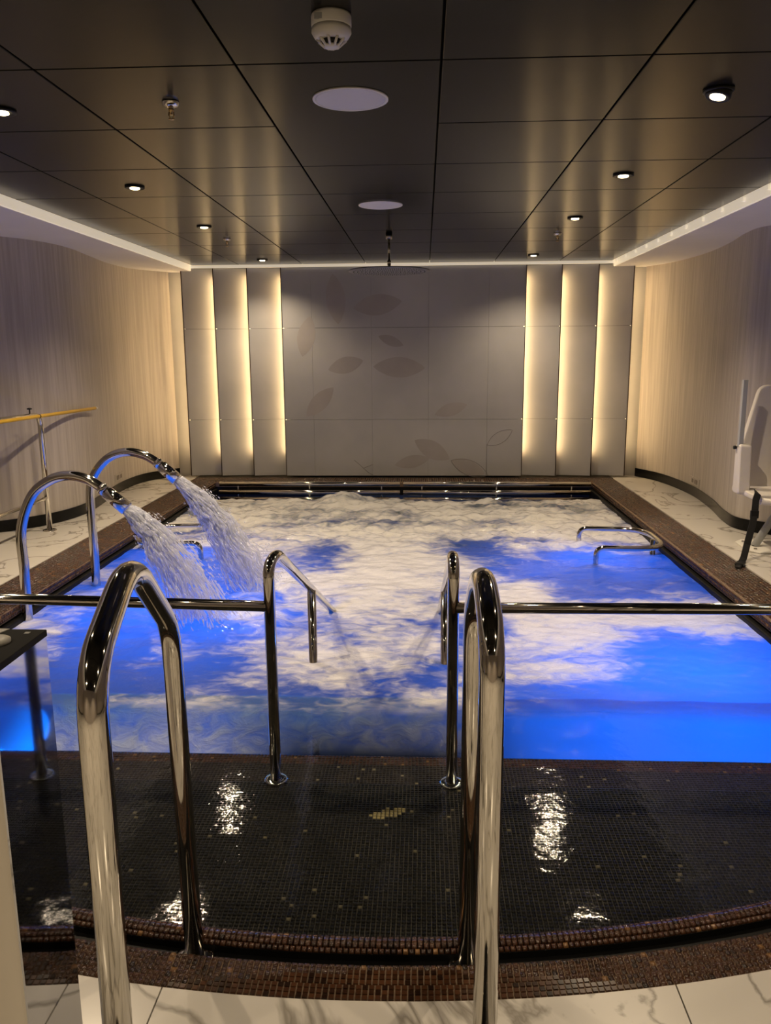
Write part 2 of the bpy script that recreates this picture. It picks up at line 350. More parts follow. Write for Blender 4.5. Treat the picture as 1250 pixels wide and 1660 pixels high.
# leaf print on the centre tiles (flush inlays)
def leaf(cx, cz, ln, wd, ang, cut=1.0):
    P = []; n = 16
    for k in range(n+1): t = k/n; P.append((ln*(t-.5), wd*math.sin(math.pi*t)**.8*.5))
    for k in range(n-1, 0, -1): t = k/n; P.append((ln*(t-.5), -wd*math.sin(math.pi*t)**.8*.5))
    ca, sa = math.cos(ang), math.sin(ang)
    return [(cx+x*ca-z*sa, cz+x*sa+z*ca) for x, z in P]
for (cx, cz, ln, wd, an) in [(-1.08, 2.19, .60, .24, 1.67), (-.57, 2.12, .60, .25, .13), (-.41, 1.69, .33, .12, -.36), (-.31, 1.37, .64, .25, -.03), (-.97, 1.40, .45, .2, .25),
                             (-1.45, 1.75, .5, .22, 1.35), (.33, .85, .42, .16, .3), (.1, .35, .5, .22, -.5), (-.15, .2, .45, .16, .2), (-1.3, .95, .5, .2, .8), (.55, .13, .46, .18, -.4)]:
    MB().prism(leaf(cx, cz, ln, wd, an), 10.0288, 10.031, 'y').build('leaf_print', 'leafp', wb)
for (cx, cz, ln, wd, an) in [(.94, .50, .36, .14, .55), (.57, .12, .5, .19, -.38)]:
    P = leaf(cx, cz, ln, wd, an); MB().tube([(x, 10.0295, z) for x, z in P+[P[0]]], .0022, 5).build('leaf_outline', 'leafl', wb)
for pts in ([(.781, .42), (.781, .03)], [(-.88, .22), (-.70, .06), (-.645, .03)], [(-.76, .12), (-.66, .16), (-.645, .16)]):
    MB().tube([(x, 10.0295, z) for x, z in pts], .0022, 5).build('leaf_stem', 'leafl', wb)

# ------------------------------------------------------------------ floor: slab and marble tiles
RCO, RCI, RLF = 4.185, 4.07, 3.97      # coping outer / inner, lip front
XLo, XRo, YBo = -2.91, 2.345, 10.0     # side coping outer edges
def arcpts(x0, x1, R, n): return [(x0+(x1-x0)*k/n, arcY(x0+(x1-x0)*k/n, R)) for k in range(n+1)]
fl = MB()
fl.box(-4.9, XLo, 2.4, 10.2, -.10, -.014); fl.box(XRo, 4.2, 2.4, 10.2, -.10, -.014)
fl.box(XLo, XRo, YBo, 10.2, -.10, -.002); fl.box(-4.9, 4.2, -2.5, 1.0, -.10, -.014)
fl.prism([(-4.9, 1.0), (4.2, 1.0), (4.2, 2.4), (XRo, 2.4)]+arcpts(XRo, XLo, RCO+.01, 24)+[(XLo, 2.4), (-4.9, 2.4)], -.10, -.014)
floor = struct(fl.build('floor', 'dgrout')); floor['label'] = 'pale marble floor tiles around the pool'
G = .002
def ftile(P): MB().prism(P, -.013, 0).build('marble_tile', 'marble', floor)
sx = [-4.9, -3.21, -1.93, -.65, .63, 1.91, 3.19, 4.2]; sy = [-2.5, -1.2, -.1, 1.05]
for i in range(len(sx)-1):
    for k in range(3): ftile([(sx[i]+G, sy[k]+G), (sx[i+1]-G, sy[k]+G), (sx[i+1]-G, sy[k+1]-G), (sx[i]+G, sy[k+1]-G)])
    a, c = max(sx[i]+G, -4.9), min(sx[i+1]-G, 4.2)
    a2, c2 = max(a, XLo), min(c, XRo)
    top = arcpts(c2, a2, RCO+.004, 14) if c2 > a2 else []
    if a < XLo: top = top+[(XLo, 2.6), (a, 2.6)]
    if c > XRo: top = [(c, 2.6), (XRo, 2.6)]+top
    ftile([(a, 1.05+G), (c, 1.05+G)]+top)
yy = [2.6+1.27*k for k in range(6)]+[10.2]
for k in range(6):
    for a, c in ((-4.9, -3.62), (-3.62, XLo)): ftile([(a+G, yy[k]+G), (c-G, yy[k]+G), (c-G, yy[k+1]-G), (a+G, yy[k+1]-G)])
    for a, c in ((XRo, 3.06), (3.06, 4.2)): ftile([(a+G, yy[k]+G), (c-G, yy[k]+G), (c-G, yy[k+1]-G), (a+G, yy[k+1]-G)])

# ------------------------------------------------------------------ pool: basin, steps, lip, coping
pool = thing('hydrotherapy_pool', (-.27, 5.8, -1.2), 'sunken mosaic pool with curved front steps and brown tiled rim', 'pool')
sh = MB()
ZB = -1.2
sh.box(XL-.08, XL-.02, 2.6, YB+.06, ZB, -.07); sh.box(XR+.02, XR+.08, 2.6, YB+.06, ZB, -.07); sh.box(XL-.02, XR+.02, YB, YB+.06, ZB, -.07)
sh.box(XL-.02, XR+.02, 1.7, YB, ZB-.05, ZB)
sh.prism(arcpts(XL-.02, XR+.02, RCI+.05, 30)+arcpts(XR+.02, XL-.02, RCI-.02, 30), ZB, -.06)
sh.build('basin_shell', 'blacktile', pool)
Z1, Z2 = -.25, -.31
st = MB(); st.prism(arcpts(XL-.02, XR+.02, RLF+.02, 30)+[(XR+.02, 3.12), (XL-.02, 3.12)], ZB, Z1-.004); st.build('upper_step', 'dgrout', pool)
st = MB(); st.box(XL-.02, XR+.02, 3.12, 3.46, ZB, Z2-.004); st.build('lower_step', 'dgrout', pool)
# gutter lip (ridge between gutter and water)
lip = MB(); lip.prism(arcpts(XL-.005, XR+.005, RLF, 40)+arcpts(XR+.005, XL-.005, RL+.004, 40), Z1-.02, -.056)
lip.build('gutter_lip', 'blacktile', pool)
for x0, x1 in ((XL-.015, XL+.03), (XR-.03, XR+.015)):
    MB().box(x0, x1, arcY(x0 if x0 < 0 else x1, RL)+.02, YB, -.20, -.085).build('gutter_lip', 'blacktile', pool, bevel=.012)
# coping
cp = MB()
cp.prism(arcpts(XL, XR, RCO, 40)+arcpts(XR, XL, RCI, 40), -.075, -.004)
cp.build('front_coping', 'grout', pool, bevel=.006)
yl, yr = arcY(XL, RCO), arcY(XR, RCO)
MB().prism([(XLo, arcY(XLo, RCO)), (XL, yl), (XL, YB), (XLo, YBo)], -.075, -.004).build('side_coping', 'grout', pool, bevel=.012)
MB().prism([(XR, yr), (XRo, arcY(XRo, RCO)), (XRo, YBo), (XR, YB)], -.075, -.004).build('side_coping', 'grout', pool, bevel=.012)
MB().prism([(XL, YB), (XR, YB), (XRo, YBo), (XLo, YBo)], -.075, -.004).build('back_coping', 'grout', pool, bevel=.012)
def browns(n):
    t = rng.random((n, 1)); base = np.array([[.048, .019, .008]])*(.6+.8*t)
    g_ = rng.random(n); base[g_ > .975] = [.17, .085, .03]; base[g_ < .12] *= .5
    return base
def darks(n):
    t = rng.random((n, 1)); base = np.array([[.0060, .0048, .0036]])*(.4+1.4*t)
    g_ = rng.random(n); base[g_ > .993] = [.12, .10, .06]; return base
def polar(Rs, x0, x1, pitch_, z, name, colf, slope=0, bulge=0):
    C, U, V, NN = [], [], [], []
    for ri, R in enumerate(Rs):
        t0 = math.asin((x0-CXC)/R); t1 = math.asin((x1-CXC)/R); n = int((t1-t0)*R/pitch_)
        t = t0+(np.arange(n)+.5)/n*(t1-t0)
        q = (ri+.5)/len(Rs); zz = z+bulge*math.sin(math.pi*q)
        nb = -bulge*math.cos(math.pi*q)*math.pi/(len(Rs)*pitch_)
        C.append(np.stack([CXC+R*np.sin(t), CYC-R*np.cos(t), np.full(n, zz)], 1))
        U.append(np.stack([np.cos(t), np.sin(t), 0*t], 1))
        vv = np.stack([np.sin(t), -np.cos(t), 0*t-nb], 1); vv /= np.linalg.norm(vv, axis=1)[:, None]; V.append(vv)
        NN.append(np.cross(vv, U[-1])*1.0)
    C, U, V, NN = map(np.concatenate, (C, U, V, NN)); NN *= np.sign(NN[:, 2:3])
    cols = colf(len(C))
    if name == 'coping_mosaic':        # the nearest tiles are laid one by one
        o_ = np.argsort((C[:, 0]-.1)**2*.55+(C[:, 1]-1.2)**2*4)
        near, rest = o_[:300], o_[300:]
        protos = []
        for v_ in range(8):
            h_ = pitch_*.43*(1-.012*v_); k_ = .93; a_ = .0035*(.85+.04*v_)
            vv_ = [(x*h_, y*h_, -.004) for x, y in ((-1, -1), (1, -1), (1, 1), (-1, 1))]+[(x*h_*k_, y*h_*k_, a_) for x, y in ((-1, -1), (1, -1), (1, 1), (-1, 1))]
            me = bpy.data.meshes.new('mosaic_tile'); me.from_pydata(vv_, [], [(4,5,6,7),(0,1,5,4),(1,2,6,5),(2,3,7,6),(3,0,4,7)])
            at = me.attributes.new('tint', 'FLOAT_COLOR', 'FACE'); c_ = browns(40)[v_]; at.data.foreach_set('color', [c_[0], c_[1], c_[2], 1.0]*5)
            me.materials.append(MT['mosaic']); protos.append(me)
        for q_ in near:
            ob = bpy.data.objects.new('mosaic_tile', protos[int(rng.integers(8))]); COL.objects.link(ob); ob.parent = pool
            ob.location = Vector(C[q_])-WL[pool]; ob.rotation_euler = (0, 0, math.atan2(U[q_][1], U[q_][0]))
        C, U, V, NN, cols = C[rest], U[rest], V[rest], NN[rest], cols[rest]
    return mosaic(name, pool, C, U, V, NN, pitch_*.43, pitch_*.43, .0035, cols)
p_ = .0163
polar([RCI+p_*(k+.5) for k in range(7)], XL, XR, p_, -.004, 'coping_mosaic', browns)
polar([RL+.004+.0165*(k+.5) for k in range(4)], XL, XR, p_, -.056, 'lip_mosaic', browns, bulge=.010)
def flat(x0, x1, y0, y1, z, pitch_, keep, name, colf, par=pool):
    gx = np.arange(x0+pitch_/2, x1, pitch_); gy = np.arange(y0+pitch_/2, y1, pitch_)
    X, Y = np.meshgrid(gx, gy); X = X.ravel(); Y = Y.ravel(); k = keep(X, Y); X, Y = X[k], Y[k]; n = len(X)
    o1 = np.tile([[1., 0, 0]], (n, 1)); o2 = np.tile([[0, 1., 0]], (n, 1)); o3 = np.tile([[0, 0, 1.]], (n, 1))
    c = colf(n)
    if colf is darks:       # two small clusters of tiles tinted pale yellow
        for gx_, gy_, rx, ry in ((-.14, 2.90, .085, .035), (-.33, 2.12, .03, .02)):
            if gx_ == -.14: c[(Y > 2.93) & (Y < 3.03)] *= .25  # shadow band near the upper step's edge, painted into the tile colours
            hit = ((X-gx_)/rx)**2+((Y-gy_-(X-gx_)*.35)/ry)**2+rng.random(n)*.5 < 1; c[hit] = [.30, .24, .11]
    return mosaic(name, par, np.stack([X, Y, np.full(n, z)], 1), o1, o2, o3, pitch_*.43, pitch_*.43, .0035, c, 'stepmosaic' if name == 'step_mosaic' else 'mosaic')
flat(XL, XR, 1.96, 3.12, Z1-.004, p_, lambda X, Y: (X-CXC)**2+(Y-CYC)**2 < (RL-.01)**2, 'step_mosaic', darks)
flat(XL, XR, 3.125, 3.46, Z2-.004, p_, lambda X, Y: X > -9, 'step_mosaic', lambda n: np.concatenate([darks(int(n*.75))*1.5+np.array([[.006, .002, 0]]), browns(n-int(n*.75))]))
P2 = .027
flat(XLo+.006, XL-.008, 2.55, YB+.3, -.004, P2, lambda X, Y: (Y-YB < (XL-X)*.9), 'coping_mosaic', browns)
flat(XR+.008, XRo-.006, 2.55, YB+.3, -.004, P2, lambda X, Y: (Y-YB < (X-XR)*.9), 'coping_mosaic', browns)
flat(XLo, XRo, YB+.008, YBo, -.004, P2, lambda X, Y: ((Y-YB)*1.1 > XL-X) & ((Y-YB)*1.1 > X-XR), 'coping_mosaic', browns)
# inner faces of coping (vertical mosaic, two rows)
for xw, nx, lo_, hi_ in ((XL, 1, 2.75, YB), (XR, -1, 2.65, YB)):
    gy = np.arange(lo_, hi_, P2); Y = np.repeat(gy, 2); Z = np.tile([-.025, -.051], len(gy)); n = len(Y)
    mosaic('coping_face_mosaic', pool, np.stack([np.full(n, xw), Y, Z], 1), np.tile([[0, 1., 0]], (n, 1)), np.tile([[0, 0, 1.]], (n, 1)), np.tile([[float(nx), 0, 0]], (n, 1)), P2*.44, .011, .003, browns(n))

# ------------------------------------------------------------------ water surface
def sst(a, b_, x): t = min(max((x-a)/(b_-a), 0), 1); return t*t*(3-2*t)
gx = np.linspace(XL+.006, XR-.006, 250)
gy = [1.972]
while gy[-1] < YB-.01: gy.append(gy[-1]+.0115+.0022*(gy[-1]-1.97))
gy = np.array(gy); nx, ny = len(gx), len(gy)
verts = np.zeros((ny, nx, 3)); foam = np.zeros((ny, nx)); milk = np.zeros((ny, nx))
def bump2(x, y, cx, cy, rx, ry): return math.exp(-((x-cx)/rx)**2-((y-cy)/ry)**2)
FO = [  # centre, radii, weight: where bubbles gather (+) or the water lies open (-)
    (-.25, 4.7, .75, 1.0, .36), (-.3, 6.3, 1.3, .9, .26), (1.5, 5.05, .9, .28, .40), (.75, 4.3, .45, .5, .33), (-2.4, 4.35, .35, .5, .28), (-2.35, 6.0, .3, .8, .2),
    (.45, 5.6, .4, .5, .25), (-.9, 4.25, .45, .35, .22), (1.15, 3.85, .35, .2, .22), (1.75, 4.75, .4, .2, .12),
    (1.45, 3.45, .9, .45, -.55), (1.55, 4.35, .5, .32, -.34), (1.25, 6.25, .7, .75, -.42), (.3, 7.15, .7, .22, -.25), (-1.75, 4.75, .7, .75, -.42), (-1.6, 5.6, .6, .5, -.25), (-1.9, 3.5, 1.2, .55, -.22), (-2.0, 6.4, .5, .55, -.35), (-.3, 3.6, .8, .35, .10), (.1, 7.1, .35, .5, -.18)]
for j, y in enumerate(gy):
    far = sst(6.3, 7.4, y)
    for i, x in enumerate(gx):
        q = Vector((x*1.0, y*1.25, 3.1)); wq = noise.noise_vector(q*.9)*.45
        a = noise.fractal((q+wq)*1.7, .9, 2.1, 5)            # about -1..1
        wgt = .36+.42*far
        for cx, cy, rx, ry, wt in FO: wgt += wt*bump2(x, y, cx, cy, rx, ry)
        fo = min(max(wgt+a*.55, 0), 1.1)
        soft = math.exp(-((x+.25)/.62)**4)
        nn = noise.noise(Vector((x*2.2, y*2.2, 9)))*.06
        mk = sst(3.45, 3.68, y+nn*(.5+soft*2.5))
        turb = sst(3.2, 4.6, y)*.6+.4*far
        s1 = noise.fractal(Vector((x*3.2, y*4.2, 1.7)), 1, 2, 4); s2 = noise.noise(Vector((x*1.1, y*1.6, 5)))
        ridg = abs(noise.noise(Vector((x*5+wq.x*3, y*6+wq.y*3, 2.2))))
        z = WZ+turb*(.022*s1+.018*s2+.022*ridg*min(fo, 1))+(1-turb)*(.0022*s1)
        mo = bump2(x, y, -.93, 9.0, .30, .30); z += mo*(.10+.05*s1+.05*ridg)
        z += .03*far*noise.fractal(Vector((x*6, y*6, 4)), 1, 2, 3)
        z += .05*bump2(x, y, -1.15, 4.9, .28, .3)*(.5+s1)+.04*bump2(x, y, -1.0, 5.6, .3, .35)*(.5+s1)
        bk2 = sst(9.05, 9.35, y); z = z*(1-bk2)+(WZ-.05)*bk2; fo -= .75*bk2
        edge = min(sst(XL, XL+.12, x), sst(-XR, -XR+.12, -x)); z = WZ+(z-WZ)*(.3+.7*edge)
        fo += .35*bump2(x, y, -1.15, 4.95, .22, .25)+.4*bump2(x, y, -.95, 5.7, .35, .35)
        verts[j, i] = (x, y, z); foam[j, i] = fo; milk[j, i] = mk
ids = -np.ones((ny, nx), int); fcs = []
Xc = (gx[:-1]+gx[1:])/2; Yc_ = (gy[:-1]+gy[1:])/2
J, I = np.meshgrid(np.arange(ny-1), np.arange(nx-1), indexing='ij')
ok = (Xc[I]-CXC)**2+(Yc_[J]-CYC)**2 < (RL+.012)**2
J, I = J[ok], I[ok]; base = J*nx+I
fc = np.stack([base, base+1, base+nx+1, base+nx], 1)
used = np.unique(fc); remap = -np.ones(ny*nx, int); remap[used] = np.arange(len(used)); fc = remap[fc]
nskv = len(used); sk = []; skf = []; skm = []; skr = np.linspace(WZ, Z2+.002, 6)
for r_ in range(6):       # front face of the aerated water, over the edge of the lower step
    for i, x in enumerate(gx):
        soft = math.exp(-((x+.25)/.62)**4); sk.append((x, 3.463+.24*(5-r_)/5+(.02*noise.noise(Vector((x*3, r_*.4, 7))) if r_ < 5 else 0), skr[r_]-(.004 if r_ == 0 else 0))); skm.append(min(1, (1-soft)**1.5*1.1+.85*soft*(1-r_/5)**.8))
for r_ in range(5):
    for i in range(nx-1): q = nskv+r_*nx+i; skf.append((q, q+nx, q+nx+1, q+1))
V3 = np.concatenate([verts.reshape(-1, 3)[used], np.array(sk)]); fc = np.concatenate([fc, np.array(skf)])
org = Vector((-.27, 5.8, WZ))
me = bpy.data.meshes.new('pool_water'); me.from_pydata((V3-np.array(org)).tolist(), [], fc.tolist())
me.polygons.foreach_set('use_smooth', [True]*len(fc))
for nm, arr, ext in (('foam', foam, [.62 if p_s[0] < .3 else .12 for p_s in sk]), ('milk', milk, skm)):
    at = me.attributes.new(nm, 'FLOAT', 'POINT'); at.data.foreach_set('value', np.concatenate([arr.ravel()[used], np.array(ext)]).astype(np.float32))
me.materials.append(MT['water']); me.update()
wo = bpy.data.objects.new('pool_water', me); COL.objects.link(wo); wo.location = org
tag(wo, 'bubbling blue lit pool water with white foam, clear over the dark steps', 'water', kind='stuff')

# ------------------------------------------------------------------ handrails
RT = .025
def flange(x, y, z, par, r=.055, h=.012):
    MB().lathe([(r, 0), (r, h*.6), (r*.85, h), (.027, h)], (x, y, z)).build('floor_flange', 'chrome', par)
def hoop(pts, label, zr_):
    a, b_ = pts[0], pts[-1]
    t = thing('handrail_hoop', (a[0], a[1], 0), label, 'handrail', 'arched handrails at the pool entrance')
    MB().tube(fillet(pts, [.09, .13, .09]), RT, 22).build('hoop_tube', 'chrome', t)
    flange(a[0], a[1], 0, t); flange(b_[0], b_[1], b_[2]-.001, t)
    return t
hoop([(-.532, 1.17, 0), (-.527, 1.17, 1.06), (-.582, 1.51, 1.152), (-.635, 1.89, .88), (-.624, 1.89, -.075)], 'arched steel handrail nearest the dark mirrored pedestal', -.08)
hoop([(.128, 1.42, 0), (.128, 1.42, 1.03), (.124, 1.64, 1.105), (.122, 1.88, .93), (.119, 1.88, -.075)], 'tall arched steel handrail in the foreground, right of centre', -.08)
MB().prism(arcpts(XL-.02, XR+.02, RCI+.03, 30)+arcpts(XR+.02, XL-.02, RLF-.005, 30), -.10, -.076).build('gutter_floor', 'blacktile', pool)
def stairrail(x, xe, ye, label):
    t = thing('stair_handrail', (x, 3.13, Z1), label, 'handrail', 'stair handrails leading down into the pool')
    MB().tube(fillet([(x, 3.13, Z1), (x, 3.13, .705), (x+(.015 if x < 0 else 0), 3.24, .725), (x+.03 if x < 0 else x-.01, 5.25, -.215)], [.07, .09]), RT*.96, 20).build('sloping_rail', 'chrome', t)
    MB().tube([(x+.022 if x < 0 else x-.004, 4.17, -.9), (x+.022 if x < 0 else x-.004, 4.17, .285)], RT*.94, 18).build('support_post', 'chrome', t)
    s_ = -1 if x < 0 else 1
    cbx = fillet([(x+s_*.012, 3.13, .53), (xe, ye, .53), (xe, ye, -.004)], .1)
    MB().tube(cbx, RT*.92, 18).build('cross_bar', 'chrome', t)
    flange(x, 3.13, Z1, t, .05); flange(xe, ye, -.003, t)
    return t
stairrail(-.632, -2.75, 3.27, 'steel stair handrail with side bar running left across the pool')
stairrail(.12, 2.2, 3.16, 'steel stair handrail with side bar running right across the pool')

def grab(pts, legs, label):
    c = pts[0]
    t = thing('grab_rail', (c[0], c[1], -.9), label, 'grab rail', 'curved grab rails standing in the water')
    MB().tube(fillet(pts, [.07, .34, .34, .07], 9), .022, 16).build('curved_rail', 'chrome', t)
    for (x, y) in legs: MB().tube([(x, y, -.9), (x, y, .0)], .022, 14).build('leg', 'chrome', t)
grab([(1.372, 7.0, -.9), (1.372, 7.0, .012), (1.93, 7.0, .006), (1.93, 6.28, .006), (1.372, 6.28, .012), (1.372, 6.28, -.9)][0:1]+[(1.372, 7.0, .012), (1.94, 7.0, .006), (1.94, 6.28, .006), (1.372, 6.28, .012), (1.372, 6.28, -.9)],
     [(1.918, 6.64)], 'curved steel grab rail in blue water beside the right pool edge')
grab([(-1.89, 7.07, -.9), (-1.89, 7.07, .012), (-2.46, 7.07, .006), (-2.46, 6.38, .006), (-1.85, 6.38, .012), (-1.85, 6.38, -.9)], [(-2.44, 6.72)],
     'curved steel grab rail in the water behind the two jets')

# bubble-bench rails along the far wall
for x0, x1, lb in ((-2.45, -.285, 'left set of three steel grab bars along the far pool wall'), (-.245, 1.955, 'right set of three steel grab bars along the far pool wall')):
    t = thing('grab_bars', ((x0+x1)/2, 9.4, -.3), lb, 'grab bars', 'steel bars along the far pool wall')
    for z, y in ((.018, 9.40), (-.078, 9.37), (-.158, 9.34)): MB().tube([(x0, y, z), (x1, y, z)], .027, 14).build('bar', 'chrome', t)
    n = 3
    for k in range(n):
        x = x0+.22+(x1-x0-.44)*k/(n-1)
        MB().box(x-.006, x+.006, 9.30, 9.69, -.19, -.175).add([], []).box(x-.006, x+.006, 9.405, 9.419, -.19, .02).build('bracket', 'steel', t)

# ------------------------------------------------------------------ water spouts and their jets
def spout(pts, noz0, noz1, y, label):
    x0 = pts[0][0]
    t = thing('water_spout', (x0, y, -.9), label, 'water spout', 'arched water spouts on the left pool side')
    P = crom([(p[0], p[1]) for p in pts], 8)
    MB().tube([(x0, y, -.9)]+[(p[0], y, p[1]) for p in P], .031, 18).build('swan_neck_tube', 'chrome', t)
    a, c = Vector((noz0[0], y, noz0[1])), Vector((noz1[0], y, noz1[1])); d = (c-a)
    MB().tube([a-d*.10, a-d*.02, a, a+d*.12], [.033, .038, .038, .036], 20).build('collar', 'chrome', t)
    MB().tube([a+d*.12, a+d*.16, a+d*.18, c], [.034, .034, .042, .045], 20).build('nozzle', 'chrome', t)
    return c, d.normalized()
n1, d1_ = spout([(-2.54, -.2), (-2.53, .2), (-2.525, .47), (-2.44, .685), (-2.316, .787), (-2.196, .818), (-2.08, .797), (-1.985, .737)], (-1.985, .737), (-1.843, .613), 4.8, 'steel swan-neck water spout nearest the camera, pouring a splashing jet')
n2, d2_ = spout([(-2.40, -.2), (-2.395, .2), (-2.392, .57), (-2.35, .71), (-2.243, .827), (-2.106, .872), (-1.974, .846), (-1.885, .793)], (-1.885, .793), (-1.754, .676), 5.56, 'farther steel swan-neck water spout, behind the nearer one')
def jet(src, d, v0, label, nst, spread, seed, wide):
    R = random.Random(seed); B = MB(); gvec = Vector((0, 0, -9.81)); d = d.normalized()
    side = Vector((0, 1, 0)); upv = d.cross(side)
    def at(k, t, ph, an, rr, sp):
        c_, s_ = math.cos(an), math.sin(an)
        vv = (d+side*c_*rr*spread*wide+upv*s_*rr*spread)*v0*sp
        p = src+(side*c_+upv*s_)*rr*.037+vv*t+gvec*(.5*t*t)
        nz_ = noise.noise_vector(p*9+Vector((0, 0, seed)))*.035*min(t/.2, 1.2)
        return p+nz_, vv+gvec*t
    core = []; cr = []
    for q in range(9):                      # solid water just below the nozzle
        p, v = at(0, .016*q, 0, 0, 0, 1); core.append(p); cr.append((.037+.016*q*v0*spread*.55)*(1-.10*q))
    n0 = len(B.v); B.tube(core, cr, 16)
    B.v[n0:] = [tuple(Vector(p)+noise.noise_vector(Vector(p)*38)*.009) for p in B.v[n0:]]
    for k in range(int(nst*3.2)):
        an = R.random()*6.283; rr = R.random()**.6; sp = 1-.10*rr+R.gauss(0, .06); ph = R.random()*6
        t0 = .48*R.random()**1.25; dt = R.uniform(.008, .026)
        jit = Vector((R.gauss(0, 1), R.gauss(0, 1), R.gauss(0, 1)))*.05*t0
        w0 = R.uniform(.003, .0088)*max(1-t0*1.1, .4); pts = []; rs = []; n = 4
        if R.random() < t0*1.1: continue
        for q in range(n):
            p, v = at(k, t0+dt*q/(n-1), ph, an, rr, sp); p = p+jit
            if p.z < WZ-.01: break
            pts.append(p); rs.append(w0*(.15, 1, .8, .12)[q])
        if len(pts) > 2: B.tube(pts, rs, 5)
    for k in range(nst):        # droplets
        an = R.random()*6.283; rr = R.random()**.5*1.5; t = R.uniform(.05, .50)
        p, v = at(k, t, 0, an, rr, R.uniform(.8, 1.08))
        if p.z < WZ: continue
        q = v.normalized(); r_ = R.uniform(.0014, .0042)
        B.tube([p-q*r_*R.uniform(1.5, 4), p, p+q*r_*2], [r_*.2, r_, r_*.3], 5)
    o = B.build('water_jet', 'jet'); tag(o, label, 'water jet', 'falling water jets', kind='stuff'); return o
jet(n1+d1_*.005, d1_, 2.65, 'splashing water jet falling from the nearer swan-neck spout', 1500, .24, 3, 1.3)
jet(n2+d2_*.005, d2_, 3.0, 'denser white water jet falling from the farther swan-neck spout', 2200, .19, 5, 1.2)

# ------------------------------------------------------------------ ceiling fixtures
def downlight(x, y, label, tilt=None, lit=1.0):
    t = thing('downlight', (x, y, ZC), label, 'ceiling light', 'recessed warm ceiling downlights')
    rot = Matrix.Identity(3) if tilt is None else Matrix.Rotation(tilt[0], 3, 'Y') @ Matrix.Rotation(tilt[1], 3, 'X')
    c = (x, y, ZC)
    MB().lathe([(.062, .0), (.062, -.009), (.056, -.012), (.040, -.008), (.036, .0)], c, 30).build('trim_ring', 'black', t)
    c2 = (x, y, ZC-.010 if tilt is None else ZC-.016)
    if tilt is not None: MB().lathe([(.052, .03), (.052, -.012), (.044, -.018), (.034, -.012)], c2, 26, rot).build('gimbal', 'black', t)
    MB().lathe([(.031, .003), (.031, -.003), (.024, -.006)], tuple(Vector(c2)+rot @ Vector((0, 0, -.013 if tilt is not None else 0))), 24, rot).build('lens', 'lens', t)
    ld = bpy.data.lights.new('downlight_bulb', 'SPOT'); ld.energy = SPOT_W*(.4 if y > 9 else .12 if 1 < y < 3 else .28 if 0 < y < 1 else .75 if tilt is not None else 1); ld.color = SPOT_COL; ld.spot_size = math.radians(132); ld.spot_blend = 1.0; ld.shadow_soft_size = .03
    lo = bpy.data.objects.new('downlight_bulb', ld); COL.objects.link(lo); lo.parent = t; lo.location = (0, 0, -.045)
    if tilt is not None: lo.rotation_euler = (tilt[1], tilt[0], 0)
for k, y in enumerate((-1.2, .45, 2.1, 3.70, 5.35, 7.0, 9.47)):
    downlight(-1.852, y, ['', '', '', 'recessed downlight cut by the left frame edge', 'downlight on the left beyond the nearest sprinkler', 'second farthest downlight in the left row, before the small sprinkler', 'farthest downlight in the left row, above the backlit panels'][k] or 'recessed downlight in the left row, behind the view', None)
for k, y in enumerate((-1.2, .45, 2.1, 3.63, 5.24, 6.83, 9.33)):
    downlight(1.205, y, ['', '', '', 'large tilted downlight in the ceiling at top right', 'downlight in the right row just beyond the tilted one', 'downlight in the right row next to the small sprinkler', 'farthest downlight in the right row, above the backlit panels'][k] or 'recessed downlight in the right row, behind the view', (.24, -.07) if k == 3 else None)
def sprinkler(x, y, label):
    t = thing('fire_sprinkler', (x, y, ZC), label, 'sprinkler', 'ceiling fire sprinklers')
    MB().lathe([(.036, 0), (.036, -.004), (.030, -.018), (.016, -.022)], (x, y, ZC)).build('escutcheon', 'chrome', t)
    MB().lathe([(.011, -.018), (.011, -.040), (.007, -.042), (.007, -.052)], (x, y, ZC), 14).build('body', 'brass', t)
    for s_ in (-1, 1): MB().tube([(x+s_*.010, y, ZC-.04), (x+s_*.011, y, ZC-.055), (x+s_*.004, y, ZC-.068)], .0022, 6).build('frame_arm', 'brass', t)
    MB().lathe([(.013, -.068), (.013, -.0705), (.003, -.073)], (x, y, ZC), 14).build('deflector', 'brass', t)
sprinkler(-1.078, 3.63, 'large chrome fire sprinkler in the near left ceiling panel')
sprinkler(-1.84, 7.745, 'small far fire sprinkler in the left row of downlights')
sprinkler(1.203, 7.685, 'small far fire sprinkler in the right row of downlights')
# smoke detector
t = thing('smoke_detector', (-.298, 2.79, ZC), 'white conical smoke detector on the black ceiling, top centre', 'smoke detector')
MB().lathe([(.062, 0), (.064, -.006), (.064, -.034), (.0615, -.038)], (-.298, 2.79, ZC), 40).build('base', 'white', t)
hd = MB().lathe([(.0625, -.038), (.0635, -.052), (.055, -.066), (.046, -.074)], (-.298, 2.79, ZC), 40).build('head', 'white', t)
MB().lathe([(.034, -.070), (.030, -.086), (.010, -.088)], (-.298, 2.79, ZC), 24).build('sensor_chamber', 'black', t)
MB().lathe([(.026, -.088), (.024, -.094), (.012, -.0985), (.004, -.0995)], (-.298, 2.79, ZC), 28).build('tip', 'white', t)
for k in range(10):
    an = 2*math.pi*k/10+.2; c_, s_ = math.cos(an), math.sin(an)
    MB().tube([(-.298+c_*.047, 2.79+s_*.047, ZC-.072), (-.298+c_*.024, 2.79+s_*.024, ZC-.091)], .0045, 6).build('vent_rib', 'white', t)
MB().box(-.345, -.318, 2.7302, 2.737, ZC-.030, ZC-.012).build('type_label', 'grey', t)
